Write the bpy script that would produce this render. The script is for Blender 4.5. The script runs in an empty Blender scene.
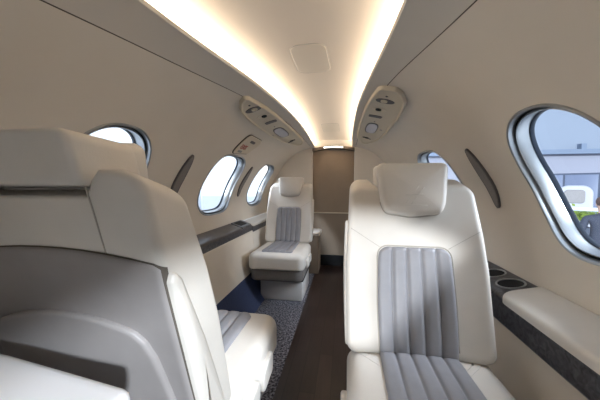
import bpy, bmesh, math, random
from mathutils import Vector, Matrix, Euler
random.seed(4)
SC = bpy.context.scene
COL = SC.collection
PI = math.pi

# ---------------------------------------------------------------- materials
def mat(name, col, rough=.5, metal=0., noise=0., nscale=40., bump=0., bscale=200., spec=.5, emit=None, estr=0., coat=0., sheen=0.):
    m = bpy.data.materials.new(name); m.use_nodes = True
    nt = m.node_tree; b = nt.nodes['Principled BSDF']
    b.inputs['Base Color'].default_value = (*col, 1)
    b.inputs['Roughness'].default_value = rough
    b.inputs['Metallic'].default_value = metal
    b.inputs['Specular IOR Level'].default_value = spec
    if coat: b.inputs['Coat Weight'].default_value = coat
    if sheen: b.inputs['Sheen Weight'].default_value = sheen
    tc = nt.nodes.new('ShaderNodeTexCoord')
    if noise:
        n = nt.nodes.new('ShaderNodeTexNoise'); n.inputs['Scale'].default_value = nscale; n.inputs['Detail'].default_value = 6
        nt.links.new(tc.outputs['Object'], n.inputs['Vector'])
        r = nt.nodes.new('ShaderNodeValToRGB')
        r.color_ramp.elements[0].position = .3; r.color_ramp.elements[1].position = .7
        r.color_ramp.elements[0].color = (*[max(0, c*(1-noise)) for c in col], 1)
        r.color_ramp.elements[1].color = (*[min(1, c*(1+noise)) for c in col], 1)
        nt.links.new(n.outputs['Fac'], r.inputs['Fac']); nt.links.new(r.outputs['Color'], b.inputs['Base Color'])
    if bump:
        n = nt.nodes.new('ShaderNodeTexNoise'); n.inputs['Scale'].default_value = bscale; n.inputs['Detail'].default_value = 4
        nt.links.new(tc.outputs['Object'], n.inputs['Vector'])
        bp = nt.nodes.new('ShaderNodeBump'); bp.inputs['Strength'].default_value = bump; bp.inputs['Distance'].default_value = .002
        nt.links.new(n.outputs['Fac'], bp.inputs['Height']); nt.links.new(bp.outputs['Normal'], b.inputs['Normal'])
    if emit:
        b.inputs['Emission Color'].default_value = (*emit, 1); b.inputs['Emission Strength'].default_value = estr
    return m

LEATHER = mat('cream_leather', (.66, .625, .575), .42, noise=.03, nscale=12, bump=.12, bscale=350)
INSERT = mat('grey_leather', (.255, .255, .275), .5, noise=.05, nscale=25, bump=.12, bscale=350)
SHELLM = mat('grey_shell', (.29, .27, .265), .5, noise=.04, nscale=20, bump=.08)
SKIRT = mat('taupe_skirt', (.17, .155, .145), .6, noise=.05)
PEDEST = mat('pale_pedestal', (.55, .54, .53), .5)
SEAM = mat('seam_thread', (.42, .385, .34), .8)
WALLM = mat('beige_sidewall', (.68, .625, .545), .6, noise=.02, nscale=6, bump=.05, bscale=300)
VALM = mat('beige_valance', (.60, .56, .50), .55, noise=.02, nscale=6)
CEILM = mat('cream_ceiling', (.70, .62, .53), .6)
HATCHM = mat('cream_hatch', (.66, .59, .50), .55)
GROOVE = mat('dark_groove', (.10, .085, .07), .9)
PSUM = mat('ivory_plastic', (.60, .53, .41), .42)
PSURIM = mat('ivory_rim', (.66, .58, .45), .35)
DARK = mat('black_plastic', (.012, .012, .013), .7, spec=.2)
GREYP = mat('grey_plastic', (.12, .11, .11), .5)
LENS = mat('frosted_lens', (.62, .62, .68), .25)
SILVER = mat('satin_silver', (.42, .435, .45), .34, metal=.85)
CHROME = mat('chrome', (.75, .76, .77), .12, metal=1)
RECESS = mat('dark_recess', (.07, .075, .08), .35, metal=.3)
SEAL = mat('blue_black_seal', (.03, .04, .06), .4)
BLUEC = mat('blue_lit_carpet', (.035, .05, .11), .95, noise=.35, nscale=400, bump=.4, bscale=500)  # grey carpet with the blue of the daylight put into its colour
RED = mat('red_print', (.45, .06, .05), .6)
GREENG = mat('grey_print', (.25, .28, .26), .6)
DOORM = mat('taupe_door', (.30, .235, .175), .6, noise=.03, nscale=10)
DOORD = mat('dark_taupe', (.16, .125, .095), .6)
LAMPW = mat('lamp_lens', (.9, .88, .82), .3, emit=(1, .92, .78), estr=3.0)
WHITE = mat('white_lacquer', (.80, .80, .82), .35)
BROWNW = mat('dark_table', (.06, .047, .042), .32, noise=.25, nscale=14, coat=.15)

def stone_mat():
    m = mat('charcoal_marbled_veneer', (.05, .045, .048), .3)
    nt = m.node_tree; b = nt.nodes['Principled BSDF']
    tc = nt.nodes.new('ShaderNodeTexCoord'); n = nt.nodes.new('ShaderNodeTexNoise')
    n.inputs['Scale'].default_value = 48; n.inputs['Detail'].default_value = 9; n.inputs['Distortion'].default_value = 1.2
    r = nt.nodes.new('ShaderNodeValToRGB')
    r.color_ramp.elements[0].position = .35; r.color_ramp.elements[0].color = (.022, .02, .024, 1)
    r.color_ramp.elements[1].position = .72; r.color_ramp.elements[1].color = (.10, .10, .112, 1)
    nt.links.new(tc.outputs['Object'], n.inputs['Vector']); nt.links.new(n.outputs['Fac'], r.inputs['Fac'])
    nt.links.new(r.outputs['Color'], b.inputs['Base Color'])
    return m
STONE = stone_mat()

def wood_mat():
    m = mat('dark_wood_planks', (.03, .02, .016), .33)
    nt = m.node_tree; b = nt.nodes['Principled BSDF']
    tc = nt.nodes.new('ShaderNodeTexCoord'); mp = nt.nodes.new('ShaderNodeMapping')
    mp.inputs['Rotation'].default_value = (0, 0, PI/2)
    br = nt.nodes.new('ShaderNodeTexBrick'); br.inputs['Scale'].default_value = 1
    br.inputs['Brick Width'].default_value = .6; br.inputs['Row Height'].default_value = .075
    br.inputs['Mortar Size'].default_value = .0015
    br.inputs['Color1'].default_value = (.042, .026, .022, 1); br.inputs['Color2'].default_value = (.026, .016, .014, 1)
    br.inputs['Mortar'].default_value = (.010, .007, .006, 1)
    w = nt.nodes.new('ShaderNodeTexNoise'); w.inputs['Scale'].default_value = 5; w.inputs['Detail'].default_value = 8
    mp2 = nt.nodes.new('ShaderNodeMapping'); mp2.inputs['Scale'].default_value = (14, 1.2, 1)
    mx = nt.nodes.new('ShaderNodeMixRGB'); mx.blend_type = 'MULTIPLY'; mx.inputs['Fac'].default_value = .75
    rp = nt.nodes.new('ShaderNodeValToRGB'); rp.color_ramp.elements[0].color = (.45, .42, .4, 1); rp.color_ramp.elements[1].color = (1.5, 1.45, 1.4, 1)
    L = nt.links.new
    L(tc.outputs['Object'], mp.inputs['Vector']); L(mp.outputs['Vector'], br.inputs['Vector'])
    L(tc.outputs['Object'], mp2.inputs['Vector']); L(mp2.outputs['Vector'], w.inputs['Vector'])
    L(w.outputs['Fac'], rp.inputs['Fac']); L(br.outputs['Color'], mx.inputs['Color1']); L(rp.outputs['Color'], mx.inputs['Color2'])
    L(mx.outputs['Color'], b.inputs['Base Color'])
    return m
WOOD = wood_mat()

def carpet_mat():
    m = mat('slate_speckled_carpet', (.07, .07, .08), .95)
    nt = m.node_tree; b = nt.nodes['Principled BSDF']
    tc = nt.nodes.new('ShaderNodeTexCoord'); v = nt.nodes.new('ShaderNodeTexNoise')
    v.inputs['Scale'].default_value = 85; v.inputs['Detail'].default_value = 3
    r = nt.nodes.new('ShaderNodeValToRGB')
    r.color_ramp.elements[0].position = .42; r.color_ramp.elements[0].color = (.03, .03, .042, 1)
    r.color_ramp.elements[1].position = .62; r.color_ramp.elements[1].color = (.27, .27, .31, 1)
    bp = nt.nodes.new('ShaderNodeBump'); bp.inputs['Strength'].default_value = .8; bp.inputs['Distance'].default_value = .006
    L = nt.links.new
    L(tc.outputs['Object'], v.inputs['Vector']); L(v.outputs['Fac'], r.inputs['Fac']); L(r.outputs['Color'], b.inputs['Base Color'])
    L(v.outputs['Fac'], bp.inputs['Height']); L(bp.outputs['Normal'], b.inputs['Normal'])
    return m
CARPET = carpet_mat()

def glass_mat():
    m = bpy.data.materials.new('window_glass'); m.use_nodes = True
    nt = m.node_tree; nt.nodes.clear()
    o = nt.nodes.new('ShaderNodeOutputMaterial'); mx = nt.nodes.new('ShaderNodeMixShader')
    t = nt.nodes.new('ShaderNodeBsdfTransparent'); t.inputs['Color'].default_value = (.88, .94, 1, 1)
    g = nt.nodes.new('ShaderNodeBsdfGlossy'); g.inputs['Roughness'].default_value = .03
    fr = nt.nodes.new('ShaderNodeLayerWeight'); fr.inputs['Blend'].default_value = .5
    pw = nt.nodes.new('ShaderNodeMath'); pw.operation = 'POWER'; pw.inputs[1].default_value = 4
    ml = nt.nodes.new('ShaderNodeMath'); ml.operation = 'MULTIPLY_ADD'; ml.inputs[1].default_value = .25; ml.inputs[2].default_value = .02
    L = nt.links.new
    L(fr.outputs['Facing'], pw.inputs[0]); L(pw.outputs[0], ml.inputs[0])
    L(ml.outputs[0], mx.inputs['Fac']); L(t.outputs['BSDF'], mx.inputs[1]); L(g.outputs['BSDF'], mx.inputs[2])
    L(mx.outputs['Shader'], o.inputs['Surface'])
    return m
GLASS = glass_mat()

# ---------------------------------------------------------------- object helpers
def obj(name, bm, m, parent=None, smooth=True, kind=None, angle=None):
    bmesh.ops.remove_doubles(bm, verts=bm.verts, dist=1e-6)
    bmesh.ops.recalc_face_normals(bm, faces=bm.faces)
    me = bpy.data.meshes.new(name); bm.to_mesh(me); bm.free()
    if isinstance(m, (list, tuple)):
        for k in m: me.materials.append(k)
    else: me.materials.append(m)
    if smooth:
        me.polygons.foreach_set('use_smooth', [True]*len(me.polygons))
        if angle is not None: me.set_sharp_from_angle(angle=math.radians(angle))
    o = bpy.data.objects.new(name, me); COL.objects.link(o)
    if parent: o.parent = parent
    if kind: o['kind'] = kind
    return o
def tag(o, label, cat, group=None):
    o['label'] = label; o['category'] = cat
    if group: o['group'] = group
    return o
def thing(name, label, cat, loc=(0, 0, 0), rz=0, group=None):
    o = bpy.data.objects.new(name, None); COL.objects.link(o); o.empty_display_size = .05
    o.location = loc; o.rotation_euler = (0, 0, rz)
    return tag(o, label, cat, group)
def dup(root, loc, rz, label):
    r = root.copy(); COL.objects.link(r); r.location = loc; r.rotation_euler = (0, 0, rz); r['label'] = label
    for ch in list(root.children):
        c = ch.copy(); COL.objects.link(c); c.parent = r
        for g in list(ch.children):
            d = g.copy(); COL.objects.link(d); d.parent = c
    return r
def struct(name, bm, m, parent=None, **k):
    return obj(name, bm, m, parent, kind=None if parent else 'structure', **k)

def rounded(pts, rad, n=6, step=.02):
    """polygon (CCW) with rounded corners, edges subdivided"""
    out = []; N = len(pts)
    for i in range(N):
        p = Vector(pts[i]); a = Vector(pts[i-1]); b = Vector(pts[(i+1) % N])
        r = rad[i] if isinstance(rad, (list, tuple)) else rad
        da, db = (a-p).normalized(), (b-p).normalized()
        ang = da.angle(db)
        if r <= 0 or ang > PI-.02: out.append(p); continue
        t = min(r/math.tan(ang/2), .49*(a-p).length, .49*(b-p).length); r2 = t*math.tan(ang/2)
        c = p+(da+db).normalized()*(r2/math.sin(ang/2))
        s = p+da*t-c; e = p+db*t-c
        a0 = math.atan2(s.y, s.x); a1 = math.atan2(e.y, e.x); d = (a1-a0+PI) % (2*PI)-PI
        for k in range(n+1):
            q = a0+d*k/n; out.append(c+Vector((math.cos(q), math.sin(q)))*r2)
    res = []
    for i in range(len(out)):
        p, q = out[i], out[(i+1) % len(out)]
        if (q-p).length < 1e-6: continue
        k = max(1, int((q-p).length/step))
        for j in range(k): res.append(p.lerp(q, j/k))
    return res
def ellipse(cx, cy, rx, ry, n=28, e=2., rot=0):
    r = []
    for k in range(n):
        a = 2*PI*k/n; c, s = math.cos(a), math.sin(a)
        x = rx*math.copysign(abs(c)**(2/e), c); y = ry*math.copysign(abs(s)**(2/e), s)
        r.append(Vector((cx+x*math.cos(rot)-y*math.sin(rot), cy+x*math.sin(rot)+y*math.cos(rot))))
    return r
def normals(o):
    N = len(o); r = []
    for i in range(N):
        d = o[(i+1) % N]-o[i-1]; r.append(Vector((d.y, -d.x)).normalized())
    return r
def slab(bm, outline, prof, f, crown_a=0., crown_b=0., cap_a=True, cap_b=True, mi=0):
    """rings of the outline, inset and lifted along prof [(inset, w)], caps filled towards the middle; f maps (u, v, w)"""
    A = sum(outline[i-1].x*outline[i].y-outline[i].x*outline[i-1].y for i in range(len(outline)))
    if A < 0: outline = outline[::-1]
    nr = normals(outline); N = len(outline)
    c = sum(outline, Vector((0, 0)))/N
    def ring(pts, w): return [bm.verts.new(f(p.x, p.y, w)) for p in pts]
    def bridge(a, b):
        for i in range(N):
            fc = bm.faces.new((a[i], a[(i+1) % N], b[(i+1) % N], b[i])); fc.material_index = mi
    rings = []; P = []
    for ins, w in prof:
        pts = [outline[i]-nr[i]*ins for i in range(N)]; P.append(pts); rings.append(ring(pts, w))
    for a, b in zip(rings, rings[1:]): bridge(a, b)
    for end, crown, do in ((0, crown_a, cap_a), (-1, crown_b, cap_b)):
        if not do: continue
        pts = P[end]; prev = rings[end]; w = prof[end][1]
        for s in (.975, .95, .92, .89, .85, .80, .74, .67, .59, .50, .40, .28, .15):
            q = ring([c+(p-c)*s for p in pts], w+crown*(1-s*s)); bridge(prev, q); prev = q
        v = bm.verts.new(f(c.x, c.y, w+crown))
        for i in range(N): bm.faces.new((prev[i], prev[(i+1) % N], v)).material_index = mi
def rprof(t0, t1, r, n=5, r0=None):
    """rounded edge profile from w=t0 (radius r0) up to w=t1 (radius r)"""
    r0 = r if r0 is None else r0; out = []
    for k in range(n+1):
        a = PI/2*k/n; out.append((r0*(1-math.sin(a)), t0+r0*(1-math.cos(a))))
    for k in range(n+1):
        a = PI/2*k/n; out.append((r*(1-math.cos(a)), t1-r+r*math.sin(a)))
    return out
def box(bm, x0, x1, y0, y1, z0, z1, bev=0., seg=2):
    t = bmesh.new()
    bmesh.ops.create_cube(t, size=1)
    for v in t.verts: v.co = Vector(((x0+x1)/2+v.co.x*(x1-x0), (y0+y1)/2+v.co.y*(y1-y0), (z0+z1)/2+v.co.z*(z1-z0)))
    if bev: bmesh.ops.bevel(t, geom=t.edges[:], offset=bev, segments=seg, profile=.5, affect='EDGES')
    me = bpy.data.meshes.new('t'); t.to_mesh(me); t.free(); bm.from_mesh(me); bpy.data.meshes.remove(me)
def tube(bm, pts, r, n=6):
    prev = None; pts = [Vector(p) for p in pts]
    for i, p in enumerate(pts):
        d = (pts[min(i+1, len(pts)-1)]-pts[max(i-1, 0)]).normalized()
        a = d.orthogonal().normalized(); 
        if abs(d.z) < .95: a = d.cross(Vector((0, 0, 1))).normalized()
        b = d.cross(a)
        ring = [bm.verts.new(p+(a*math.cos(2*PI*k/n)+b*math.sin(2*PI*k/n))*r) for k in range(n)]
        if prev:
            for k in range(n): bm.faces.new((prev[k], prev[(k+1) % n], ring[(k+1) % n], ring[k]))
        else: bm.faces.new(ring)
        prev = ring
    bm.faces.new(prev)

# ---------------------------------------------------------------- cabin cross-section
ZP = [.62, .72, .85, .92, .99, 1.05, 1.10, 1.157, 1.21, 1.26, 1.31, 1.37, 1.415, 1.445, 1.46, 1.463]
WP = [.815, .82, .82, .807, .780, .745, .713, .675, .640, .602, .555, .485, .41, .31, .2, .1]
def catmull(P, t):
    i = min(int(t), len(P)-2); u = t-i
    p0, p1, p2, p3 = P[max(i-1, 0)], P[i], P[i+1], P[min(i+2, len(P)-1)]
    return .5*((2*p1)+(-p0+p2)*u+(2*p0-5*p1+4*p2-p3)*u*u+(-p0+3*p1-3*p2+p3)*u**3)
_raw = [Vector((w, z)) for w, z in zip(WP, ZP)][::-1]
PR = [catmull(_raw, k*(len(_raw)-1)/400) for k in range(401)]
SL = [0]
for a, b in zip(PR, PR[1:]): SL.append(SL[-1]+(b-a).length)
def at_s(s):
    s = min(max(s, 0), SL[-1]-1e-6); lo, hi = 0, 400
    while hi-lo > 1:
        m = (lo+hi)//2
        if SL[m] <= s: lo = m
        else: hi = m
    return PR[lo].lerp(PR[hi], (s-SL[lo])/(SL[hi]-SL[lo]))
def s_x(x):
    for k in range(400):
        if PR[k].x <= x <= PR[k+1].x: return SL[k]+(SL[k+1]-SL[k])*(x-PR[k].x)/(PR[k+1].x-PR[k].x)
    return 0
def s_z(z):
    for k in range(400):
        if PR[k].y >= z >= PR[k+1].y: return SL[k]+(SL[k+1]-SL[k])*(PR[k].y-z)/(PR[k].y-PR[k+1].y)
    return SL[-1]
def surf(side):
    """(s, y, off) on the cabin skin; off > 0 is into the cabin"""
    def f(s, y, off=0.):
        p = at_s(s); t = at_s(min(s+.01, SL[-1]-1e-5))-at_s(max(s-.01, 0)); n = Vector((-t.y, t.x)).normalized()
        if n.y > 0 and p.y > 1.2: n = -n
        if n.x > 0 and p.y <= 1.2: n = -n
        return Vector((side*(p.x+n.x*off), y, p.y+n.y*off))
    return f
def interp(T, y):
    if y <= T[0][0]: return T[0][1]
    for (a, p), (b, q) in zip(T, T[1:]):
        if y <= b:
            u = (y-a)/(b-a); return p+(q-p)*u
    return T[-1][1]
def smooth_tab(T):
    return lambda y: sum(interp(T, y+d*.06) for d in range(-3, 4))/7
LIPS = {-1: smooth_tab([(-1.6, .41), (.3, .375), (.7, .342), (1.0, .29), (1.3, .247), (1.6, .218), (2.0, .2), (2.6, .205), (3.2, .225)]),
        1: smooth_tab([(-1.6, .31), (.3, .295), (.7, .280), (1.0, .255), (1.3, .225), (1.6, .205), (2.0, .2), (2.6, .205), (3.2, .225)])}
SEAMS = {-1: smooth_tab([(-1.6, .60), (.2, .515), (.5, .472), (.7, .447), (.95, .412), (1.28, .35), (1.8, .28), (2.4, .262), (3.2, .26)]),
         1: smooth_tab([(-1.6, .52), (.2, .48), (.5, .440), (.7, .417), (.95, .365), (1.28, .305), (1.8, .27), (2.4, .262), (3.2, .26)])}
Y0, Y1 = -1.5, 3.2
S_END = s_z(.63)
WIN = {-1: [.85, 1.825, 2.70], 1: [.85, 1.825]}
HY = {.85: .182, 1.825: .255, 2.70: .255}
EX = {.85: 2.35, 1.825: 3.3, 2.70: 3.3}
SWC = (s_z(1.212)+s_z(.787))/2; SWH = (s_z(.787)-s_z(1.212))/2; YWH = .255
def wcont(yc, k, n=72, e=3.3):
    """window outline as (s, y)"""
    return ellipse(SWC, yc, SWH*k, HY[yc]+(k-1)*SWH, n, EX[yc])
def inside(s, y, yc, k):
    e = EX[yc]; return abs((s-SWC)/(SWH*k))**e+abs((y-yc)/(HY[yc]*k))**e < 1

def side_wall(side):
    f = surf(side); bm = bmesh.new(); g = {}
    ys = []; y = (Y0 if side < 0 else -.30)
    ny = int((Y1-y)/.02); ya = [y+(Y1-y)*i/ny for i in range(ny+1)]
    ns = 62; sy = {}
    for i, yy in enumerate(ya):
        s0 = s_x(SEAMS[side](yy))+.0015
        for j in range(ns+1):
            s = s0+((s_z(.664) if side < 0 else S_END)-s0)*j/ns; v = bm.verts.new(f(s, yy, -.006)); g[i, j] = v; sy[v] = (s, yy)
    for i in range(ny):
        for j in range(ns):
            q = [g[i, j], g[i+1, j], g[i+1, j+1], g[i, j+1]]
            sc = sum(sy[v][0] for v in q)/4; yc = sum(sy[v][1] for v in q)/4
            if any(inside(sc, yc, w, 1.0) for w in WIN[side]): continue
            bm.faces.new(q)
    for v in [v for v in bm.verts if not v.link_faces]: bm.verts.remove(v)
    for v in bm.verts:                                   # snap the rims of the holes to the window outline
        s, yy = sy[v]
        for w in WIN[side]:
            if v.is_boundary and abs(yy-w) < HY[w]+.05 and abs(s-SWC) < SWH+.05:
                d = (abs((s-SWC)/SWH)**EX[w]+abs((yy-w)/HY[w])**EX[w])**(1/EX[w])
                if .75 < d < 1.25: v.co = f(SWC+(s-SWC)/d*1.0, w+(yy-w)/d*1.0, -.006)
    o = struct('wall_left' if side < 0 else 'wall_right', bm, WALLM)
    md = o.modifiers.new('t', 'SOLIDIFY'); md.thickness = .012; md.offset = 0; md.use_rim = False
    return o
def valance(side, n):
    f = surf(side); bm = bmesh.new(); rows = []
    N = 130
    for i in range(N+1):
        y = Y0+(Y1-Y0)*i/N
        a, b = s_x(LIPS[side](y)), s_x(SEAMS[side](y))-.0005
        sec = [f(a+(b-a)*k/10, y) for k in range(11)]
        top = [f(a+(b-a)*k/10, y, -.016) for k in range(10, -1, -1)]
        rows.append([bm.verts.new(p) for p in [f(a-.004, y, -.006)]+sec+top+[f(a-.004, y, -.012)]])
    M = len(rows[0])
    for r, q in zip(rows, rows[1:]):
        for k in range(M): bm.faces.new((r[k], r[(k+1) % M], q[(k+1) % M], q[k]))
    bm.faces.new(rows[0]); bm.faces.new(rows[-1])
    struct('trim_%d' % n, bm, VALM, angle=50)
def seam_line(side, n):
    f = surf(side); bm = bmesh.new()
    tube(bm, [f(s_x(SEAMS[side](-1.4+.05*i)), -1.4+.05*i, -.0008) for i in range(90)], .0019)
    struct('trim_%d' % n, bm, GROOVE)
for sd, n in ((-1, 1), (1, 2)): side_wall(sd); valance(sd, n); seam_line(sd, n+5)

# ceiling: the arched panel above the light coves, closed down to the side walls
def ceil_z(x): return 1.545-.13*x*x
bm = bmesh.new(); rows = []
half = [(.0, 1.545), (.06, 1.5445), (.12, ceil_z(.12)), (.18, ceil_z(.18)), (.24, ceil_z(.24)), (.30, ceil_z(.30)), (.36, 1.522), (.42, 1.505), (.48, 1.475), (.54, 1.425), (.59, 1.36), (.618, 1.30), (.616, 1.262)]
sec = [(-x, z) for x, z in half[:0:-1]]+half
for i in range(25):
    y = Y0+(Y1-Y0)*i/24; rows.append([bm.verts.new((x, y, z)) for x, z in sec])
for r, q in zip(rows, rows[1:]):
    for k in range(len(r)-1): bm.faces.new((r[k], r[k+1], q[k+1], q[k]))
struct('ceiling', bm, CEILM)

# floor
bm = bmesh.new()
for x0, x1 in ((-.56, -.19), (.19, .56)):
    box(bm, x0, x1, Y0, Y1+.2, -.03, 0)
struct('floor', bm, CARPET, smooth=False)
bm = bmesh.new(); box(bm, -.1895, .1895, Y0, Y1+.2, -.03, .001)
struct('floor_aisle', bm, WOOD, smooth=False)
# lower side walls: beige panel over a carpeted kick strip
for sd, nm in ((-1, 'left'), (1, 'right')):
    yb = Y0 if sd < 0 else -.30
    for (a, b) in ((yb, 2.298), (2.304, Y1)):
        bm = bmesh.new(); rows = []
        zt = (.582 if a < 2 else .561) if sd < 0 else .513
        pr = [(.7075, zt), (.7045, zt-.004), (.700, .48), (.692, .42), (.680, .33), (.662, .25), (.668, .245)]
        for y in (a, a+.004, b-.004, b):
            k = .006 if y in (a, b) else 0
            rows.append([bm.verts.new((sd*(x+k), y, z)) for x, z in pr])
        for r, q in zip(rows, rows[1:]):
            for k in range(len(r)-1): bm.faces.new((r[k], r[k+1], q[k+1], q[k]))
        o = struct('wall_%s_lower' % nm, bm, WALLM, angle=40)
        md = o.modifiers.new('t', 'SOLIDIFY'); md.thickness = .008; md.offset = 1
    bm = bmesh.new(); rows = []
    pr = [(.675, .262), (.672, .24), (.655, .19), (.60, .07), (.55, 0.0), (.55, -.03), (.70, .0), (.72, .25)]
    for y in (yb, Y1): rows.append([bm.verts.new((sd*x, y, z)) for x, z in pr])
    for k in range(len(pr)): bm.faces.new((rows[0][k], rows[0][(k+1) % len(pr)], rows[1][(k+1) % len(pr)], rows[1][k]))
    bm.faces.new(rows[0]); bm.faces.new(rows[1])
    struct('baseboard_%s' % nm, bm, BLUEC, angle=30)
    if sd > 0:                                            # dark seam strip behind the panel joint
        pass
    bm = bmesh.new(); box(bm, min(sd*.706, sd*.72), max(sd*.706, sd*.72), 2.28, 2.32, .26, .50)
    struct('trim_%d' % (3 if sd < 0 else 4), bm, GROOVE, smooth=False)

# end bulkhead with the door opening, and the wall behind the camera
def arch(w, z0, zs, zt, n=16):
    """opening outline with a flat arch: from bottom left, up, over, down"""
    return [(-w, z0), (-w, zs)]+[(-w+2*w*k/n, zs+(zt-zs)*math.sin(PI*k/n)) for k in range(1, n)]+[(w, zs), (w, z0)]
bm = bmesh.new(); OP = arch(.252, -.03, 1.450, 1.478)
inn = [(x, z) for x, z in OP]
outl = [(-.86, -.03), (-.86, 1.60)]+[(-.86+1.72*k/16, 1.60) for k in range(1, 16)]+[(.86, 1.60), (.86, -.03)]
fr = [[bm.verts.new((x, y, z)) for x, z in pts] for pts, y in ((outl, Y1), (inn, Y1), (inn, Y1+.06), (inn, Y1+.2))]
for a, b in zip(fr, fr[1:]):
    for k in range(len(a)-1): bm.faces.new((a[k], a[k+1], b[k+1], b[k]))
struct('wall_end', bm, WALLM, angle=30)
door = bpy.data.objects.new('door_1', None); COL.objects.link(door); door['kind'] = 'structure'; door.location = (0, Y1+.04, 0)
bm = bmesh.new()
box(bm, -.250, .250, 0, .03, .135, 1.43, .004)
obj('door_panel', bm, DOORM, door, angle=30)
bm = bmesh.new(); box(bm, -.250, .250, -.022, .0, .655, .668, .004); obj('grab_rail', bm, PSURIM, door, angle=30)
bm = bmesh.new(); box(bm, -.248, .248, .004, .03, .0, .130); obj('kick_plate', bm, DARK, door, smooth=False)
# header band over the door with its lamp
bm = bmesh.new(); N = 16; secs = []
for k in range(N+1):
    x = -.251+.502*k/N; zb = 1.415+.028*math.sin(PI*k/N); zt = zb+.032
    secs.append([bm.verts.new((x, y, z)) for y, z in ((-.055, zb), (-.055, zt), (.04, zt), (.04, zb-.01))])
for a, b in zip(secs, secs[1:]):
    for k in range(4): bm.faces.new((a[k], a[(k+1) % 4], b[(k+1) % 4], b[k]))
bm.faces.new(secs[0]); bm.faces.new(secs[-1])
obj('header', bm, DOORD, door, angle=30)
t = thing('door_lamp', 'small glowing white lamp in the band above the brown end door', 'lamp', (0, Y1-.018, 1.452))
bm = bmesh.new(); slab(bm, rounded([(-.112, -.008), (.112, -.008), (.112, .008), (-.112, .008)], .007, 4), [(0, 0), (0, .010), (.003, .014)], lambda u, v, w: Vector((u, -w, v+.006*(1-(u/.112)**2))))
obj('lens', bm, LAMPW, t)
bm = bmesh.new()
slab(bm, rounded([(-.122, -.013), (.122, -.013), (.122, .013), (-.122, .013)], .01, 4), [(0, 0), (0, .007), (.002, .009)], lambda u, v, w: Vector((u, -w, v+.006*(1-(u/.112)**2))))
obj('bezel', bm, SILVER, t)
# unseen wall behind the camera, its opening cut to shape the sun patch
bm = bmesh.new(); hole = [(-.19, .75), (.02, .75), (.28, 1.09), (.06, 1.19), (-.19, 1.21)]
big = [(-.86, -.03), (.86, -.03), (.86, 1.60), (.3, 1.60), (-.86, 1.60)]
va = [[bm.verts.new((x, y, z)) for x, z in p] for p, y in ((big, Y0), (hole, Y0), (hole, Y0-.02), (big, Y0-.02))]
for p, q in zip(va, va[1:]):
    for k in range(5): bm.faces.new((p[k], p[(k+1) % 5], q[(k+1) % 5], q[k]))
struct('wall_back', bm, WALLM, smooth=False)
# unseen entry opening on the right, narrowed by added blocks to shape its light
bm = bmesh.new(); box(bm, .60, .625, Y0, -.30, 1.262, 1.42); box(bm, .70, .82, Y0, -.78, -.03, 1.30); box(bm, .70, .82, -.78, -.30, -.03, 1.02); struct('wall_right_light_mask', bm, WALLM, smooth=False)

# ---------------------------------------------------------------- windows
wn = 0
for sd in (-1, 1):
    f = surf(sd)
    for yc in WIN[sd]:
        wn += 1
        root = bpy.data.objects.new('window_%d' % wn, None); COL.objects.link(root); root['kind'] = 'structure'
        base = f(SWC, yc); root.location = base
        def ringmesh(spec, m, name, angle=None, par=root):
            bm = bmesh.new(); prev = None
            for k, off in spec:
                r = [bm.verts.new(f(p.x, p.y, off)-base) for p in wcont(yc, k)]
                if prev:
                    for i in range(len(r)): bm.faces.new((prev[i], prev[(i+1) % len(r)], r[(i+1) % len(r)], r[i]))
                prev = r
            return obj(name, bm, m, par, angle=angle)
        ringmesh([(1.035, -.004), (1.035, .002), (1.025, .005), (1.00, .004), (.988, -.004), (.98, -.02)], SILVER, 'window_frame', 45)
        ringmesh([(.988, -.010), (.97, -.026), (.945, -.030)], RECESS, 'frame_recess', 45)
        ringmesh([(.958, -.036), (.956, -.018), (.948, -.010), (.935, -.009), (.918, -.018), (.905, -.034), (.895, -.052)], SILVER, 'inner_frame', 60)
        ringmesh([(.900, -.048), (.893, -.044), (.878, -.046), (.866, -.055)], SEAL, 'seal', 60)
        bm = bmesh.new(); slab(bm, wcont(yc, .895), [(0, -.0575), (.0005, -.0575)], lambda s, y, w: f(s, y, w)-base, cap_a=False)
        obj('pane', bm, GLASS, root)

# lens-shaped grey recesses between the windows
def lens_slot(sd, yc, label):
    f = surf(sd); s0, s1 = s_z(1.165), s_z(.900); sc = (s0+s1)/2; h = (s1-s0)/2
    root = thing('wall_recess', label, 'wall recess', f(sc, yc), 0, 'lens shaped recesses between the windows')
    base = root.location.copy()
    def lens(w, k=1.): return [Vector((sc-h*k*math.cos(PI*i/20), yc+w*math.sin(PI*i/20))) for i in range(21)]+[Vector((sc+h*k*math.cos(PI*i/20), yc-w*math.sin(PI*i/20))) for i in range(1, 20)]
    bm = bmesh.new(); slab(bm, lens(.036), [(0, .000), (0, .0075), (.0015, .009), (.0035, .008)], lambda s, y, w: f(s, y, w)-base)
    obj('rim', bm, GREYP, root, angle=40)
    bm = bmesh.new(); slab(bm, lens(.029, .96), [(0, .007), (.002, .0095)], lambda s, y, w: f(s, y, w)-base)
    obj('grey_panel', bm, mat('grey_fabric', (.22, .205, .195), .75, noise=.08, nscale=150), root)
lens_slot(-1, 1.30, 'slim grey lens shaped wall recess just past the near left seat')
lens_slot(-1, 2.225, 'slim grey lens shaped wall recess between the two far left windows')
lens_slot(1, 1.29, 'slim grey lens shaped wall recess beside the large right window')

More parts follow.
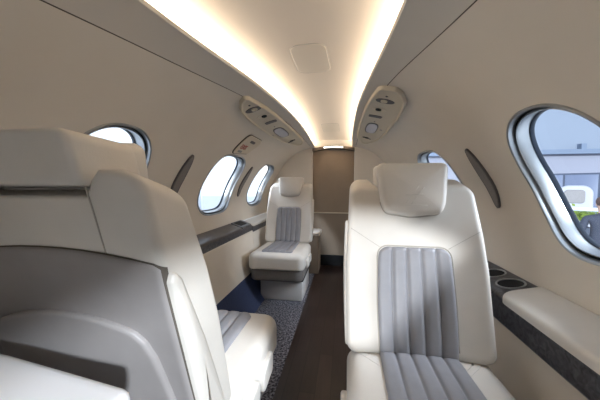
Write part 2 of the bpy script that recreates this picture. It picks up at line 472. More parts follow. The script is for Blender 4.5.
# ---------------------------------------------------------------- overhead service panels
def psu(sd, label):
    f = surf(sd)
    root = thing('overhead_panel', label, 'overhead panel', f(s_x(.36), 1.9), 0, 'overhead service panels')
    base = root.location.copy(); F = lambda s, y, w: f(s, y, w)-base
    ys = [1.25, 1.33, 1.45, 1.6, 1.9, 2.2, 2.45, 2.62, 2.72]
    IN = {1: [(1.25, .285), (1.33, .272), (1.45, .258), (1.6, .247), (1.9, .240), (2.2, .239), (2.45, .245), (2.62, .262), (2.72, .29)],
          -1: [(1.25, .338), (1.33, .325), (1.45, .308), (1.6, .295), (1.9, .282), (2.2, .272), (2.45, .268), (2.62, .275), (2.72, .295)]}[sd]
    DX = {1: -.040, -1: -.006}[sd]
    inner = [(s_x(interp(IN, y)), y) for y in ys]
    outer = [(s_x(x), y) for x, y in ((.33, 2.77), (.375, 2.70), (.41, 2.55), (.437, 2.3), (.447, 2.0), (.447, 1.65), (.44, 1.48), (.424, 1.35), (.39, 1.27), (.355, 1.235))]
    o = rounded(inner+outer, .03, 4)
    bm = bmesh.new()
    slab(bm, o, [(-.002, -.002), (-.001, .010), (.001, .016), (.006, .019), (.011, .017), (.015, .0135)], F, cap_a=False)
    obj('panel_body', bm, [PSUM], root, angle=60)
    bm = bmesh.new()
    nr = normals(o if True else o)
    slab(bm, o, [(.001, .0155), (.004, .0195), (.008, .0195), (.0115, .0168)], F, cap_a=False, cap_b=False)
    obj('panel_rim', bm, PSURIM, root)
    W0 = .0135
    def disc(name, cx, y, rx, ry, m, prof, e=2., cap=True, par=root):
        bm = bmesh.new(); slab(bm, ellipse(s_x(cx+DX), y, rx, ry, 28, e), prof, F, cap_a=False, cap_b=cap)
        return obj(name, bm, m, par, angle=45)
    disc('sensor', .372, 1.335, .006, .006, GREYP, [(0, W0), (.001, W0+.003)])
    a = disc('air_vent', .375, 1.405, .046, .030, GREYP, [(-.003, W0), (0, W0+.003), (.005, W0+.001)])
    disc('nozzle', .370, 1.405, .018, .019, PSURIM, [(0, W0), (.001, W0+.006), (.006, W0+.007), (.011, W0+.003)], par=a)
    b = disc('reading_light', .366, 1.56, .040, .032, PSURIM, [(-.002, W0), (0, W0+.002), (.006, W0+.0005)])
    disc('bulb_socket', .362, 1.562, .017, .021, DARK, [(0, W0), (.001, W0+.004), (.005, W0+.002)], par=b)
    disc('speaker_slot', .362, 1.71, .042, .024, GREYP, [(0, W0), (.0015, W0+.003)], 5)
    c = disc('lamp_bezel', .372, 2.05, .045, .165, GREYP, [(0, W0), (.001, W0+.003), (.004, W0+.003)], 3.)
    disc('frosted_lens', .372, 2.05, .039, .150, LENS, [(0, W0), (.002, W0+.005)], 3., par=c)
    disc('call_button', .440, 2.03, .010, .022, SEAM, [(0, W0), (.001, W0+.001)], 4)
    disc('latch_slot', .360, 2.44, .028, .020, DARK, [(0, W0), (.001, W0+.002)], 4)
    disc('latch_tab', .385, 2.47, .026, .012, GREYP, [(0, W0), (.001, W0+.003)], 4)
    disc('indicator', .372, 1.84, .005, .006, GREYP, [(0, W0), (.001, W0+.002)])
psu(-1, 'ivory overhead panel with air vent and reading light above the left windows')
psu(1, 'ivory overhead panel with air vent and reading light over the right seat')

# emergency handle cover on the left wall
f = surf(-1); root = thing('exit_handle_cover', 'ivory rounded wall cover with dark handle slot and red print', 'handle cover', f(s_z(1.28), 1.85)); base = root.location.copy()
F = lambda s, y, w: f(s, y, w)-base
o = rounded([(s_z(1.352), 1.735), (s_z(1.352), 2.06), (s_z(1.245), 1.94), (s_z(1.222), 1.70)], [.05, .05, .04, .02], 6, .012)
bm = bmesh.new(); slab(bm, o, [(-.003, .0), (-.003, .006), (0, .007), (0, .0065)], F, cap_a=False); obj('cover_edge', bm, GROOVE, root, angle=40)
bm = bmesh.new(); slab(bm, o, [(.002, .002), (.002, .009), (.004, .011)], F, cap_a=False); obj('cover', bm, PSUM, root, angle=50)
bm = bmesh.new(); slab(bm, ellipse(s_z(1.322), 1.865, .012, .045, 20, 5), [(0, .008), (.001, .0125)], F, cap_a=False); obj('handle_slot', bm, GREYP, root)
def text(parent, s, m, size, M, name):
    cu = bpy.data.curves.new(name, 'FONT'); cu.body = s; cu.size = size; cu.align_x = 'CENTER'; cu.align_y = 'CENTER'; cu.extrude = .0006; cu.offset = .0008
    t = bpy.data.objects.new('tmp', cu); COL.objects.link(t)
    bpy.context.view_layer.update()
    me = bpy.data.meshes.new_from_object(t.evaluated_get(bpy.context.evaluated_depsgraph_get()))
    bpy.data.objects.remove(t); me.transform(M); me.materials.clear(); me.materials.append(m)
    o = bpy.data.objects.new(name, me); COL.objects.link(o); o.parent = parent; return o
def frame_at(s, y, off):
    p = F(s, y, off); ex = (F(s, y+.01, off)-F(s, y-.01, off)).normalized(); ey = (F(s-.01, y, off)-F(s+.01, y, off)).normalized(); ez = ex.cross(ey)
    M = Matrix((ex, ey, ez)).transposed().to_4x4(); M.translation = p; return M
text(root, 'EXIT', RED, .050, frame_at(s_z(1.278), 1.80, .0125), 'lettering')
bm = bmesh.new(); slab(bm, ellipse(s_z(1.248), 1.785, .010, .035, 16, 5), [(0, .008), (.001, .0115)], F, cap_a=False); obj('small_print', bm, GREENG, root)

# ceiling hatches
def hatch(pts, rad, label):
    c = sum((Vector(p) for p in pts), Vector((0, 0)))/len(pts)
    root = thing('ceiling_hatch', label, 'hatch', (c.x, c.y, ceil_z(c.x)))
    F = lambda u, v, w: Vector((u-c.x, v-c.y, ceil_z(u)-w-ceil_z(c.x)))
    o = rounded(pts, rad, 6)
    bm = bmesh.new(); slab(bm, o, [(-.0025, -.001), (-.0025, .0012), (0, .0012)], F, cap_a=False); obj('joint', bm, SEAM, root)
    bm = bmesh.new(); slab(bm, o, [(0, 0), (0, .001), (.0025, .0022)], F, cap_a=False); obj('hatch_panel', bm, HATCHM, root)
H = 1.09
hatch([(-.092, 1.035), (.054, 1.035), (.067, 1.29), (-.090, 1.29)], .045, 'rounded cream ceiling hatch in the middle of the lit panel')
hatch([(-.075, 2.36), (.078, 2.36), (.078, 2.72), (-.075, 2.72)], .03, 'faint small ceiling hatch close to the end door')

# ---------------------------------------------------------------- side ledges
def ledge_body(bm, sd, y0, y1, xi, top, bottom, zw):
    """closed ledge section: inner face, sloping top to the wall"""
    pr = [(xi, bottom), (xi-.004, bottom+.006), (xi-.004, top-.006), (xi, top), (.822, zw), (.822, bottom)]
    rows = [[bm.verts.new((sd*x, y, z)) for x, z in pr] for y in (y0, y1)]
    for k in range(len(pr)): bm.faces.new((rows[0][k], rows[0][(k+1) % len(pr)], rows[1][(k+1) % len(pr)], rows[1][k]))
    bm.faces.new(rows[0]); bm.faces.new(rows[1])
def ledge_pad(bm, sd, y0, y1, xi, ti, zw, rad, h=.016):
    o = rounded([(xi, y0), (.818, y0), (.818, y1), (xi, y1)], rad, 6, .03)
    slab(bm, o, [(0, -.01)]+[(.012*(1-math.cos(PI/2*k/4)), h-.012+.012*math.sin(PI/2*k/4)) for k in range(5)],
         lambda u, v, w: Vector((sd*u, v, ti+(zw-ti)*(u-xi)/(.82-xi)+w)), cap_a=False)
# right
root = thing('side_ledge', 'charcoal marbled side ledge with two cup holders along the right wall', 'side ledge', (.75, .6, .6))
def rel(o):
    o.matrix_parent_inverse = Matrix.Translation(-o.parent.location); return o
bm = bmesh.new(); ledge_body(bm, 1, -.28, 1.62, .684, .597, .512, .634); rel(obj('fascia', bm, STONE, root, angle=30))
bm = bmesh.new(); box(bm, .6825, .70, -.28, 1.62, .595, .603); rel(obj('shadow_gap', bm, DARK, root, smooth=False))
bm = bmesh.new(); ledge_pad(bm, 1, -.28, 1.025, .674, .604, .636, [.0, .0, .012, .05]); rel(obj('armrest_pad', bm, LEATHER, root, angle=60))
bm = bmesh.new(); ledge_pad(bm, 1, .93, 1.62, .680, .602, .634, .004, h=.011); rel(obj('ledge_top', bm, STONE, root, angle=60))
for yc in (1.085, 1.205):
    zt = .602+.032*(.752-.68)/.14+.011
    tl = .032/.14
    bm = bmesh.new()
    G = lambda u, v, w: Vector((u, v, .602+tl*(u-.68)+.011+w))
    slab(bm, ellipse(.752, yc, .046, .046, 36), [(0, 0), (0, .0035), (.003, .0045), (.006, .003), (.006, .0)], G, cap_a=False, cap_b=False)
    h = rel(obj('cup_holder', bm, SILVER, root, angle=50))
    bm = bmesh.new(); slab(bm, ellipse(.752, yc, .041, .041, 36), [(0, .002), (0, .0008)], G, cap_a=False)
    d = obj('cup_well_shade', bm, DARK, h); d.matrix_parent_inverse = Matrix.Translation(-root.location)  # flat black disc painted in for the shaded depth of the holder
    d.matrix_parent_inverse = Matrix.Identity(4)
# left
root = thing('side_ledge', 'dark glossy brown side ledge with folding table lid along the left wall', 'side ledge', (-.75, 1.9, .6))
bm = bmesh.new(); ledge_body(bm, -1, -.6, 2.30, .706, .632, .582, .672); rel(obj('fascia', bm, STONE, root, angle=30))
bm = bmesh.new(); ledge_pad(bm, -1, .95, 2.06, .704, .634, .674, .006, h=.009); rel(obj('table_lid', bm, BROWNW, root, angle=60))
bm = bmesh.new(); ledge_pad(bm, -1, 2.07, 2.30, .704, .634, .674, .02, h=.011); rel(obj('cup_tray', bm, STONE, root, angle=60))
bm = bmesh.new(); slab(bm, rounded([(.73, 2.10), (.80, 2.10), (.80, 2.25), (.73, 2.25)], .015, 4), [(0, .009), (.002, .0125)], lambda u, v, w: Vector((-u, v, .634+.04*(u-.704)/.116+w)), cap_a=False)
rel(obj('tray_recess', bm, DARK, root))
bm = bmesh.new(); ledge_pad(bm, -1, .0, .94, .704, .634, .674, .02, h=.014); rel(obj('armrest_pad', bm, LEATHER, root, angle=60))
root = thing('side_ledge', 'cream padded side ledge beside the far seat on the left wall', 'side ledge', (-.75, 2.7, .6))
bm = bmesh.new(); ledge_body(bm, -1, 2.315, 3.19, .706, .622, .560, .645); rel(obj('fascia', bm, STONE, root, angle=30))
bm = bmesh.new(); ledge_pad(bm, -1, 2.315, 3.19, .702, .624, .648, [.03, 0, 0, 0], h=.018); rel(obj('armrest_pad', bm, LEATHER, root, angle=60))

# ---------------------------------------------------------------- seats
TILT = math.radians(16); ST, CT = math.sin(TILT), math.cos(TILT)
SEATZ = .430
def back_map(bol=True, shear=True):
    def f(u, v, w):
        if bol and w > -.03: w = w+.022*min(1, abs(u)/.22)**3*min(1, max(0, (.62-v)/.2))
        k = min(1, max(0, (v-.42)/.16)); k = k*k*(3-2*k)*shear
        if bol and w < -.03:                             # dip in the top behind the headrest
            v -= .040*min(1, max(0, (.134-abs(u))/.012))*min(1, max(0, (v-.50)/.09))*min(1, (-.03-w)/.02)
        return Vector((u, v*ST-w*CT, SEATZ+v*CT+max(w, -.01)*ST+max(0, -.01-w)*.28*k))
    return f
B = back_map()
def wdrop(v, r=.022):
    d = v-.022
    return 0 if d >= r else -(r-math.sqrt(max(0, r*r-(r-max(d, 0))**2)))
def ribbed(bm, f, u_at, v0, vtop, nrib, amp, base, nv=40, per=14):
    """channel-quilted panel; u_at(t, v) maps t in -1..1, vtop(t) gives the rounded end"""
    nu = nrib*per; g = []
    for i in range(nu+1):
        t = -1+2*i/nu; fr = (i % per)/per; d = abs(2*fr-1); row = []
        h = amp*(1-d**4)
        edge = min(1, (1-abs(t))/.012)
        vt = vtop(t)
        for j in range(nv+1):
            v = v0+(vt-v0)*j/nv
            e2 = min(1, abs(vt-v)/.006)
            row.append(bm.verts.new(f(u_at(t, v), v, base*edge*e2+h*min(1, abs(vt-v)/.012)-(.004 if edge*e2 < .5 else 0))))
        g.append(row)
    for a, b in zip(g, g[1:]):
        for j in range(nv): bm.faces.new((a[j], b[j], b[j+1], a[j+1]))
def corner(t, v1, r, half):
    d = max(0, abs(t)*half-(half-r)); return v1-(r-math.sqrt(max(0, r*r-d*d)))

seat = thing('cabin_seat', 'cream leather cabin seat facing the camera beside the cup holders', 'seat', (.368, .845, 0), 0, 'cream leather cabin seats')
# backrest
out = rounded([(-.224, .022), (.224, .022), (.228, .30), (.213, .594), (-.213, .594), (-.228, .30)], [.035, .035, .3, .042, .042, .3], 8, .014)
bm = bmesh.new(); slab(bm, out, rprof(-.115, .0, .022, 6, .018), B)
obj('backrest', bm, LEATHER, seat)
# quilted panel of the back
bm = bmesh.new()
ribbed(bm, lambda u, v, w: B(u, v, w+wdrop(v)), lambda t, v: t*(.117+.006*math.sin(PI*min(1, max(0, v/.37)))), .023, lambda t: corner(t, .372, .035, .12), 5, .010, .003, nv=60)
obj('quilted_panel', bm, INSERT, seat)
# bead round the panel and the two slanting seams
bm = bmesh.new()
pts = [(-.119, .03), (-.124, .18), (-.121, .335)]+[(-.121+.037*(1-math.cos(a)), .337+.037*math.sin(a)) for a in [PI/2*k/6 for k in range(1, 7)]]
pts = pts+[(-x, y) for x, y in pts[::-1]]
P2 = []
for a, b in zip(pts, pts[1:]):
    n = max(1, int(math.dist(a, b)/.02))
    P2 += [(a[0]+(b[0]-a[0])*k/n, a[1]+(b[1]-a[1])*k/n) for k in range(n)]
tube(bm, [B(x, y, .001+wdrop(y)) for x, y in P2], .0022)
for s in (-1, 1):
    tube(bm, [B(s*(.112+.10*k/8), .368+.062*k/8, -.0004) for k in range(9)], .0010)
for s in (-1, 1):
    tube(bm, [back_map(False)(s*(.119+.006*k/6), .565-.095*k/6, -.1152) for k in range(7)], .0013)
obj('seam', bm, SEAM, seat)
# headrest: block saddled over the top of the back
hr = rounded([(-.092, .486), (0, .474), (.092, .486), (.106, .52), (.125, .668), (-.125, .668), (-.106, .52)], [.03, .12, .03, .1, .022, .022, .1], 6, .012)
bm = bmesh.new(); slab(bm, hr, rprof(-.055, .044, .020, 6, .005), back_map(False, False), crown_b=.006)
top = rounded([(-.119, .595), (.119, .595), (.119, .680), (-.119, .680)], [.012, .012, .020, .020], 6, .012)
slab(bm, top, rprof(-.112, .012, .015, 4, .010), lambda u, v, w: back_map(False, False)(u*(1+.05*min(1, max(0, (w+.11)/.09))), v-max(0, w+.10)*.09, w))
H_ = obj('headrest', bm, LEATHER, seat)
bm = bmesh.new()
N0 = back_map(False)
front = [(x, y) for x, y in [(p.x, p.y) for p in hr]]
c0 = Vector((0, .56))
tube(bm, [N0(p.x*1.0, p.y, .0225) for p in hr if p.y < .57][:0] or [N0(p.x, p.y, .0010+.021*min(1, abs(p.x)/.22)**3) for p in sorted([q for q in hr if q.y < .53], key=lambda q: q.x)], .0022)
obj('headrest_seam', bm, SEAM, H_)
# faint embossed emblem: two strokes crossed by a bar
bm = bmesh.new()
for a, b in (((-.030, .515), (.016, .575)), ((-.012, .512), (.034, .572)), ((-.028, .545), (.028, .548)), ((-.045, .509), (.040, .509))):
    tube(bm, [N0(a[0]+(b[0]-a[0])*k/4, a[1]+(b[1]-a[1])*k/4, .0498) for k in range(5)], .0008, 5)
obj('emblem', bm, mat('embossed_leather', (.60, .575, .53), .45), H_)
# rear shell with literature pocket (seen on the near left seat)
out = rounded([(-.219, .03), (.219, .03), (.217, .456)]+[(.205-.041*k, .480-.020*((.205-.041*k)/.217)**2) for k in range(11)]+[(-.217, .456)], [.03, .03]+[.0]*13, 8, .02)
bm = bmesh.new(); slab(bm, out, [(0, -.10), (0, -.1175), (.003, -.1205), (.008, -.1215)], back_map(False), cap_a=False, crown_b=.002); sh = obj('rear_shell', bm, SHELLM, seat)
bm = bmesh.new(); slab(bm, [p*1. for p in out], [(-.0022, -.10), (-.0022, -.1165), (.001, -.1168)], back_map(False), cap_a=False, cap_b=False); obj('shell_gasket', bm, GROOVE, sh)
out = rounded([(-.200, .035), (.200, .035), (.178, .235), (.172, .280), (.160, .315)]+[(.142-.0284*k, .366-.030*((.142-.0284*k)/.142)**2) for k in range(11)]+[(-.160, .315), (-.172, .280), (-.178, .235)], [.02, .02]+[.03]*17, 5, .02)
bm = bmesh.new(); slab(bm, out, [(0, -.117), (0, -.1255), (.003, -.1295), (.008, -.131)], back_map(False), cap_a=False, crown_b=-.004); obj('rear_pocket', bm, SHELLM, sh)
# padded flank on each side of the back
for s in (-1, 1):
    o2 = rounded([(.022, .03), (.116, .03), (.113, .435), (.100, .452), (.085, .435), (.055, .28)], [.01, .004, .008, .008, .012, .1], 5, .02)
    bm = bmesh.new()
    slab(bm, o2, [(0, -.012), (0, .001), (.002, .005), (.008, .007)], lambda u, v, w: N0(s*(.2215+.004*math.sin(PI*min(1, v/.6))+w), v, -u), cap_a=False, crown_b=.004)
    obj('side_pad', bm, LEATHER, seat)
# cushion
def cush(u, d, w):
    return Vector((u, -d, w+.012*max(0, d)/.5))
out = rounded([(-.230, .468), (-.222, -.06), (.222, -.06), (.230, .468)], [.06, .03, .03, .06], 8, .02)
bm = bmesh.new(); slab(bm, out, rprof(.318, .452, .048, 7, .02), cush, crown_b=.006)
obj('seat_cushion', bm, LEATHER, seat)
bm = bmesh.new()
ribbed(bm, lambda u, v, w: cush(u, v, .4525+w+.0055*(1-min(1, abs(u)/.2)**2)), lambda t, v: t*(.119+.010*max(0, v)/.42), -.02, lambda t: corner(t, .420, .03, .125), 5, .009, .003, nv=50)
obj('quilted_cushion_panel', bm, INSERT, seat)
# skirt under the cushion
out = rounded([(-.217, .448), (-.212, -.10), (.212, -.10), (.217, .448)], [.06, .03, .03, .06], 6, .03)
bm = bmesh.new(); slab(bm, out, rprof(.232, .330, .012, 3, .022), lambda u, d, w: Vector((u, -d, w))); obj('skirt', bm, SKIRT, seat)
# pedestal with top track plate
bm = bmesh.new(); box(bm, -.188, .188, -.26, .16, .0, .185, .012); obj('pedestal', bm, PEDEST, seat, angle=40)
bm = bmesh.new(); box(bm, -.200, .200, -.30, .18, .187, .232, .006); obj('seat_track', bm, DARK, seat, angle=40)
# side control paddles
for s in (-1, 1):
    bm = bmesh.new(); out = rounded([(.20, .325), (.315, .335), (.325, .400), (.30, .415), (.205, .40)], .02, 5, .02)
    slab(bm, out, rprof(.205, .242, .008, 3), lambda u, v, w: Vector((s*w, -u, v-.02))); obj('recline_lever', bm, LEATHER, seat)
    bm = bmesh.new(); out = rounded([(.06, .325), (.165, .335), (.175, .400), (.15, .415), (.065, .40)], .02, 5, .02)
    slab(bm, out, rprof(.205, .242, .008, 3), lambda u, v, w: Vector((s*w, -u, v-.02))); obj('track_lever', bm, LEATHER, seat)
dup(seat, (-.40, 2.43, 0), 0, 'cream leather cabin seat farthest away beside the brown end door')
dup(seat, (-.365, .595, 0), PI, 'cream leather cabin seat seen from behind with grey rear shell')

# small cabinet between the far seat and the door
root = thing('side_cabinet', 'small brown cabinet with rounded cream top behind the far seat', 'cabinet', (-.36, 3.0, 0))
bm = bmesh.new(); box(bm, -.16, .215, -.10, .17, .0, .43, .01); obj('body', bm, DOORM, root, angle=40)
bm = bmesh.new(); slab(bm, rounded([(-.17, -.11), (.225, -.11), (.235, .18), (-.17, .18)], .05, 6), rprof(.43, .475, .015, 4), lambda u, v, w: Vector((u, v, w))); obj('top', bm, LEATHER, root)
# white low cabinet at the near left, behind the seat back
root = thing('white_cabinet', 'smooth white low cabinet top in the bottom left corner', 'cabinet', (-.42, .0, 0))
bm = bmesh.new(); box(bm, -.25, .28, -.25, .22, .0, .70, .01); obj('body', bm, WHITE, root, angle=40)
bm = bmesh.new(); slab(bm, rounded([(-.26, -.26), (.30, -.26), (.30, .272), (.06, .302), (-.26, .312)], [.03, .03, .02, .2, .03], 6), rprof(.70, .752, .012, 4), lambda u, v, w: Vector((u, v, w))); obj('worktop', bm, WHITE, root)

# ---------------------------------------------------------------- outside
GZ = -.95
bm = bmesh.new(); box(bm, -40, 40, -30, 45, GZ-.1, GZ); struct('ground', bm, mat('pale_concrete', (.55, .57, .60), .5, noise=.05, nscale=1), smooth=False)
HW = mat('hangar_cladding', (.34, .345, .41), .7); HB = mat('hangar_blue_steel', (.20, .25, .34), .6); HR = mat('hangar_roof_cladding', (.28, .32, .39), .7)
bm = bmesh.new(); box(bm, 3.0, 26, 17.5, 17.8, GZ, 3.0); struct('wall_hangar', bm, HW, smooth=False)
bm = bmesh.new(); box(bm, 3.0, 26, 17.2, 17.9, 3.0, 9); struct('wall_hangar_upper', bm, HR, smooth=False)
bm = bmesh.new(); box(bm, 3.0, 26, 16.9, 17.2, 2.75, 3.0)
for x in range(4, 26, 3): box(bm, x, x+.25, 16.9, 17.2, 3.0, 3.3)
struct('trim_5', bm, HB, smooth=False)

bm = bmesh.new(); box(bm, 5.0, 26, 6.0, 17.8, 8.6, 8.8); struct('roof_hangar_shade', bm, HR, smooth=False)  # out of view, added to darken the hangar
# boarding stairs seen through the left windows
STEPM = mat('stairs_white_metal', (.70, .74, .80), .5); STEPB = mat('stairs_blue_panel', (.34, .44, .66), .5)
root = thing('boarding_stairs', 'white stepped boarding stairs outside the left window', 'stairs', (-4.0, 5.2, GZ))
bm = bmesh.new()
for k in range(8): box(bm, -.5, .5, -1.2+.28*k, -1.2+.28*(k+1), 0, .24*(k+1), .01)
obj('steps', bm, STEPM, root, angle=30)
for sx in (-.53, .53):
    bm = bmesh.new(); tube(bm, [(sx, -1.2, 1.0), (sx, 1.05, 2.9)], .03, 8)
    for k in range(4): tube(bm, [(sx, -1.1+.7*k, .05), (sx, -1.1+.7*k, 1.08+.59*k)], .02, 8)
    obj('handrail', bm, STEPM, root)
bm = bmesh.new(); box(bm, .5, .52, -.3, 1.04, .3, .9); obj('side_panel', bm, STEPB, root, angle=30)
# things in the hangar seen through the large right window
def railing():
    root = thing('barrier_rail', 'white barrier rail crossing outside the large right window', 'railing', (5.4, 7.2, GZ))
    D = Vector((.80, -.6, 0))
    bm = bmesh.new(); a = D*-1.6+Vector((0, 0, 1.40)); b = D*1.8+Vector((0, 0, 1.40)); tube(bm, [a, b], .045, 8); obj('top_rail', bm, STEPM, root)
    for k in range(4):
        p = D*(-1.5+1.05*k); bm = bmesh.new(); tube(bm, [p, p+Vector((0, 0, 1.39))], .028, 8); obj('post', bm, STEPM, root)
railing()
root = thing('lounge_chair', 'pale grey high backed chair in the hangar beyond the rail', 'chair', (7.6, 10.0, GZ), math.radians(-40))
CH = mat('pale_grey_upholstery', (.50, .50, .55), .7); CD = mat('dark_upholstery', (.08, .09, .12), .7)
bm = bmesh.new(); slab(bm, rounded([(-.45, .6), (.45, .6), (.42, 1.95), (-.42, 1.95)], [.05, .05, .28, .28], 8, .1), rprof(-.12, .12, .08, 4), lambda u, v, w: Vector((u, .3+.15*(v-.6)-w, v))); obj('backrest', bm, CH, root)
bm = bmesh.new(); slab(bm, rounded([(-.25, 1.35), (.25, 1.35), (.25, 1.8), (-.25, 1.8)], .1, 6), [(0, .11), (0, .13), (.02, .16)], lambda u, v, w: Vector((u, .3+.15*(v-.6)-w, v))); obj('headrest', bm, SHELLM, root)
bm = bmesh.new(); box(bm, -.45, .45, -.55, .25, .45, .75, .06); obj('seat', bm, CH, root, angle=50)
for sx in (-1, 1):
    bm = bmesh.new(); box(bm, sx*.52-.08, sx*.52+.08, -.5, .3, .3, 1.0, .05); obj('armrest', bm, CD, root, angle=50)
bm = bmesh.new(); box(bm, -.4, .4, -.4, .3, 0, .45, .02); obj('base', bm, CD, root, angle=40)
root = thing('potted_plant', 'yellow green potted shrub beside the pale grey hangar chair', 'plant', (6.55, 8.55, GZ))
bm = bmesh.new()
for k in range(420):
    a = random.uniform(0, 2*PI); r = .55*math.sqrt(random.random()); z = .95+.35*random.random()*(1.2-r)
    p = Vector((r*math.cos(a), r*math.sin(a), z)); d = Vector((random.uniform(-1, 1), random.uniform(-1, 1), random.uniform(-.3, 1))).normalized()*.13; e = d.orthogonal().normalized()*.035
    bm.faces.new([bm.verts.new(q) for q in (p, p+d*.5+e, p+d, p+d*.5-e)])
obj('leaves', bm, mat('yellow_green_leaf', (.22, .30, .04), .6), root, smooth=False)
bm = bmesh.new(); slab(bm, ellipse(0, 0, .34, .34, 24), [(.06, 0), (0, .75), (.0, .80), (.03, .80), (.04, .74)], lambda u, v, w: Vector((u, v, w))); obj('pot', bm, CD, root, angle=40)
root = thing('tall_cupboard', 'dark blue run of tall cupboards in the hangar behind the person', 'cupboard', (10.2, 12.3, GZ), math.radians(-38))
bm = bmesh.new(); box(bm, -3.0, 3.0, -.3, .3, .08, 2.45, .03); obj('body', bm, mat('navy_lacquer', (.07, .085, .13), .4), root, angle=40)
for k in range(6):
    bm = bmesh.new(); box(bm, -2.96+.99*k, -2.03+.99*k, -.325, -.30, .14, 2.38, .01); obj('door', bm, mat('blue_grey_lacquer', (.15, .18, .27), .4), root, angle=40)
bm = bmesh.new(); box(bm, -2.9, 2.9, -.25, .25, 0, .08); obj('plinth', bm, CD, root, smooth=False)
# person in dark clothes standing in the hangar
def person(loc, rz):
    V = []; E_ = []; Rr = []
    def chain(start, pts):
        p = start
        for co, r in pts:
            V.append(co); Rr.append(r); E_.append((p, len(V)-1)); p = len(V)-1
        return p
    V.append((0, 0, .94)); Rr.append((.15, .10))
    ch = chain(0, [((0, .0, 1.10), (.14, .095)), ((0, .01, 1.27), (.165, .105)), ((0, .01, 1.40), (.15, .085))])
    nk = chain(ch, [((0, 0, 1.48), (.055, .055)), ((0, -.005, 1.54), (.052, .055)), ((0, -.015, 1.60), (.072, .088)), ((0, -.01, 1.68), (.078, .096)), ((0, .0, 1.745), (.055, .07))])
    for sx in (-1, 1):
        chain(0, [((sx*.095, 0, .84), (.085, .09)), ((sx*.10, -.01, .50), (.058, .06)), ((sx*.10, .02, .30), (.052, .056)), ((sx*.10, .02, .09), (.036, .04)), ((sx*.105, -.06, .045), (.04, .035)), ((sx*.11, -.16, .03), (.035, .025))])
        w = chain(ch, [((sx*.185, .01, 1.41), (.062, .062)), ((sx*.235, .03, 1.16), (.045, .045)), ((sx*.215, -.10, .98), (.036, .036)), ((sx*.19, -.20, .93), (.027, .022)), ((sx*.18, -.25, .92), (.034, .018))])
        for k in range(4):
            q = sx*(.155+.016*k); chain(w, [((q, -.30, .915), (.009, .009)), ((q, -.335+.004*abs(k-1.5), .895), (.008, .008))])
        chain(w, [((sx*.15, -.245, .90), (.011, .011)), ((sx*.137, -.275, .89), (.009, .009))])
    me = bpy.data.meshes.new('person'); me.from_pydata(V, E_, []); o = bpy.data.objects.new('tmp', me); COL.objects.link(o)
    md = o.modifiers.new('s', 'SKIN'); sk = me.skin_vertices[0].data
    for i, r in enumerate(Rr): sk[i].radius = r
    sk[0].use_root = True
    sb = o.modifiers.new('b', 'SUBSURF'); sb.levels = 2; sb.render_levels = 2
    bpy.context.view_layer.update()
    m2 = bpy.data.meshes.new_from_object(o.evaluated_get(bpy.context.evaluated_depsgraph_get())); bpy.data.objects.remove(o)
    m2.materials.clear()
    for m in (mat('dark_jacket', (.035, .04, .06), .8), mat('skin', (.45, .28, .21), .5), mat('dark_trousers', (.03, .032, .045), .8)): m2.materials.append(m)
    for p in m2.polygons:
        p.use_smooth = True; c = p.center
        p.material_index = 1 if c.z > 1.50 or (c.y < -.20 and .8 < c.z < 1.0) else (2 if c.z < .92 else 0)
    b = bpy.data.objects.new('person', m2); COL.objects.link(b); b.location = loc; b.rotation_euler = (0, 0, rz)
    tag(b, 'person in dark jacket standing in the hangar outside the large window', 'person')
    bm = bmesh.new(); bmesh.ops.create_uvsphere(bm, u_segments=20, v_segments=14, radius=1)
    for v in bm.verts:
        c = v.co; k = 1 if not (c.y < -.35 and c.z < .45) else .82
        v.co = Vector((c.x*.088*k, .006+c.y*.108*k, 1.69+c.z*.092*k))
    obj('hair', bm, mat('brown_hair', (.07, .035, .025), .6), b)
    bm = bmesh.new(); slab(bm, ellipse(0, 0, .012, .02, 12), [(0, 0), (.004, .02), (.008, .028)], lambda u, v, w: Vector((u, -.095-w, 1.625+v))); obj('nose', bm, m2.materials[1], b)
    for sx in (-1, 1):
        bm = bmesh.new(); slab(bm, ellipse(0, 0, .010, .005, 12), [(0, 0), (.002, .004)], lambda u, v, w: Vector((sx*.03+u, -.098-w, 1.655+v))); obj('eye', bm, DARK, b)
        bm = bmesh.new(); slab(bm, ellipse(0, 0, .014, .026, 14), [(0, 0), (.003, .008)], lambda u, v, w: Vector((sx*(.074+w), u, 1.64+v))); obj('ear', bm, m2.materials[1], b)
    bm = bmesh.new(); slab(bm, ellipse(0, 0, .022, .005, 12), [(0, 0), (.002, .003)], lambda u, v, w: Vector((u, -.094-w, 1.575+v))); obj('mouth', bm, RED, b)
person((4.25, 4.95, GZ), math.radians(150))

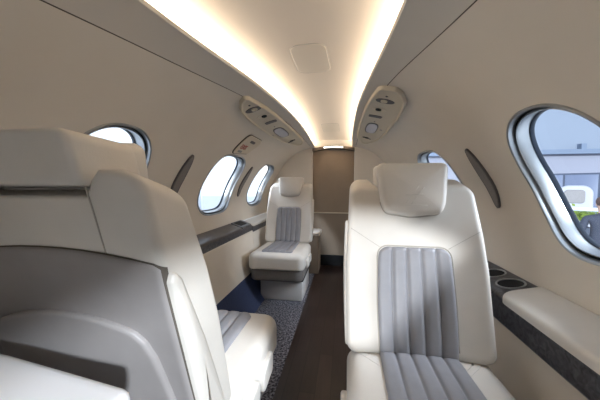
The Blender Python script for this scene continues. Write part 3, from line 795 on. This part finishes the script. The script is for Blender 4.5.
# ---------------------------------------------------------------- lights
def area(name, loc, aim, sx, sy, power, col):
    l = bpy.data.lights.new(name, 'AREA'); l.shape = 'RECTANGLE'; l.size = sx; l.size_y = sy; l.energy = power; l.color = col
    o = bpy.data.objects.new(name, l); COL.objects.link(o); o.location = loc
    d = Vector(aim)-Vector(loc); o.rotation_euler = d.to_track_quat('-Z', 'Y').to_euler(); return o
for sd in (-1, 1):
    for i in range(10):
        y = .35+.3*i; x = LIPS[sd](y)+.06
        l = area('cove_led', (sd*x, y, 1.478), (sd*x, y, 1.6), .03, .30, .60, (1, .87, .71))
        z = Vector((sd*.35, 0, -.94)); yy = Vector((sd*(LIPS[sd](y+.1)-LIPS[sd](y-.1)), .2, 0)).normalized(); xx = yy.cross(z).normalized(); z = xx.cross(yy)
        M = Matrix((xx, yy, z)).transposed().to_4x4(); M.translation = Vector((sd*x, y, 1.478)); l.matrix_world = M
area('doorway_daylight', (1.6, -1.5, 1.78), (-.2, .4, .6), .12, .12, 115, (.84, .92, 1))
l = bpy.data.lights.new('sun', 'SUN'); l.energy = 2.4; l.angle = math.radians(2); l.color = (.90, .95, 1)
o = bpy.data.objects.new('sun', l); COL.objects.link(o); o.rotation_euler = Vector((.10, 1, -.12)).to_track_quat('-Z', 'Y').to_euler()
area('window_fill_right', (3.4, .9, 2.9), (-.2, 1.1, .5), 1.2, 2.6, 210, (.92, .95, 1))  # added soft fill through the right windows, kept above the view
area('window_fill_left', (-3.4, 2.2, 2.9), (.2, 1.9, .4), 1.2, 2.6, 210, (.92, .94, 1))  # same added fill for the left windows

w = bpy.data.worlds.new('sky'); SC.world = w; w.use_nodes = True
bg = w.node_tree.nodes['Background']; bg.inputs['Color'].default_value = (.80, .89, 1, 1); bg.inputs['Strength'].default_value = 1.2

# ---------------------------------------------------------------- camera
cam = bpy.data.cameras.new('camera'); co = bpy.data.objects.new('camera', cam); COL.objects.link(co)
cam.sensor_width = 36; cam.lens = 262/600*36; cam.clip_start = .01
co.location = (.13, 0, 1.0); co.rotation_euler = Euler((math.radians(90-3.2), 0, math.radians(9.5)), 'XYZ')
SC.camera = co
SC.view_settings.view_transform = 'Standard'; SC.view_settings.look = 'None'; SC.view_settings.gamma = 1
SC.view_settings.use_curve_mapping = False; SC.view_settings.exposure = .58
SC.cycles.use_denoising = True
SC.cycles.max_bounces = 10; SC.cycles.diffuse_bounces = 6; SC.cycles.transparent_max_bounces = 16
SC.cycles.sample_clamp_indirect = 8
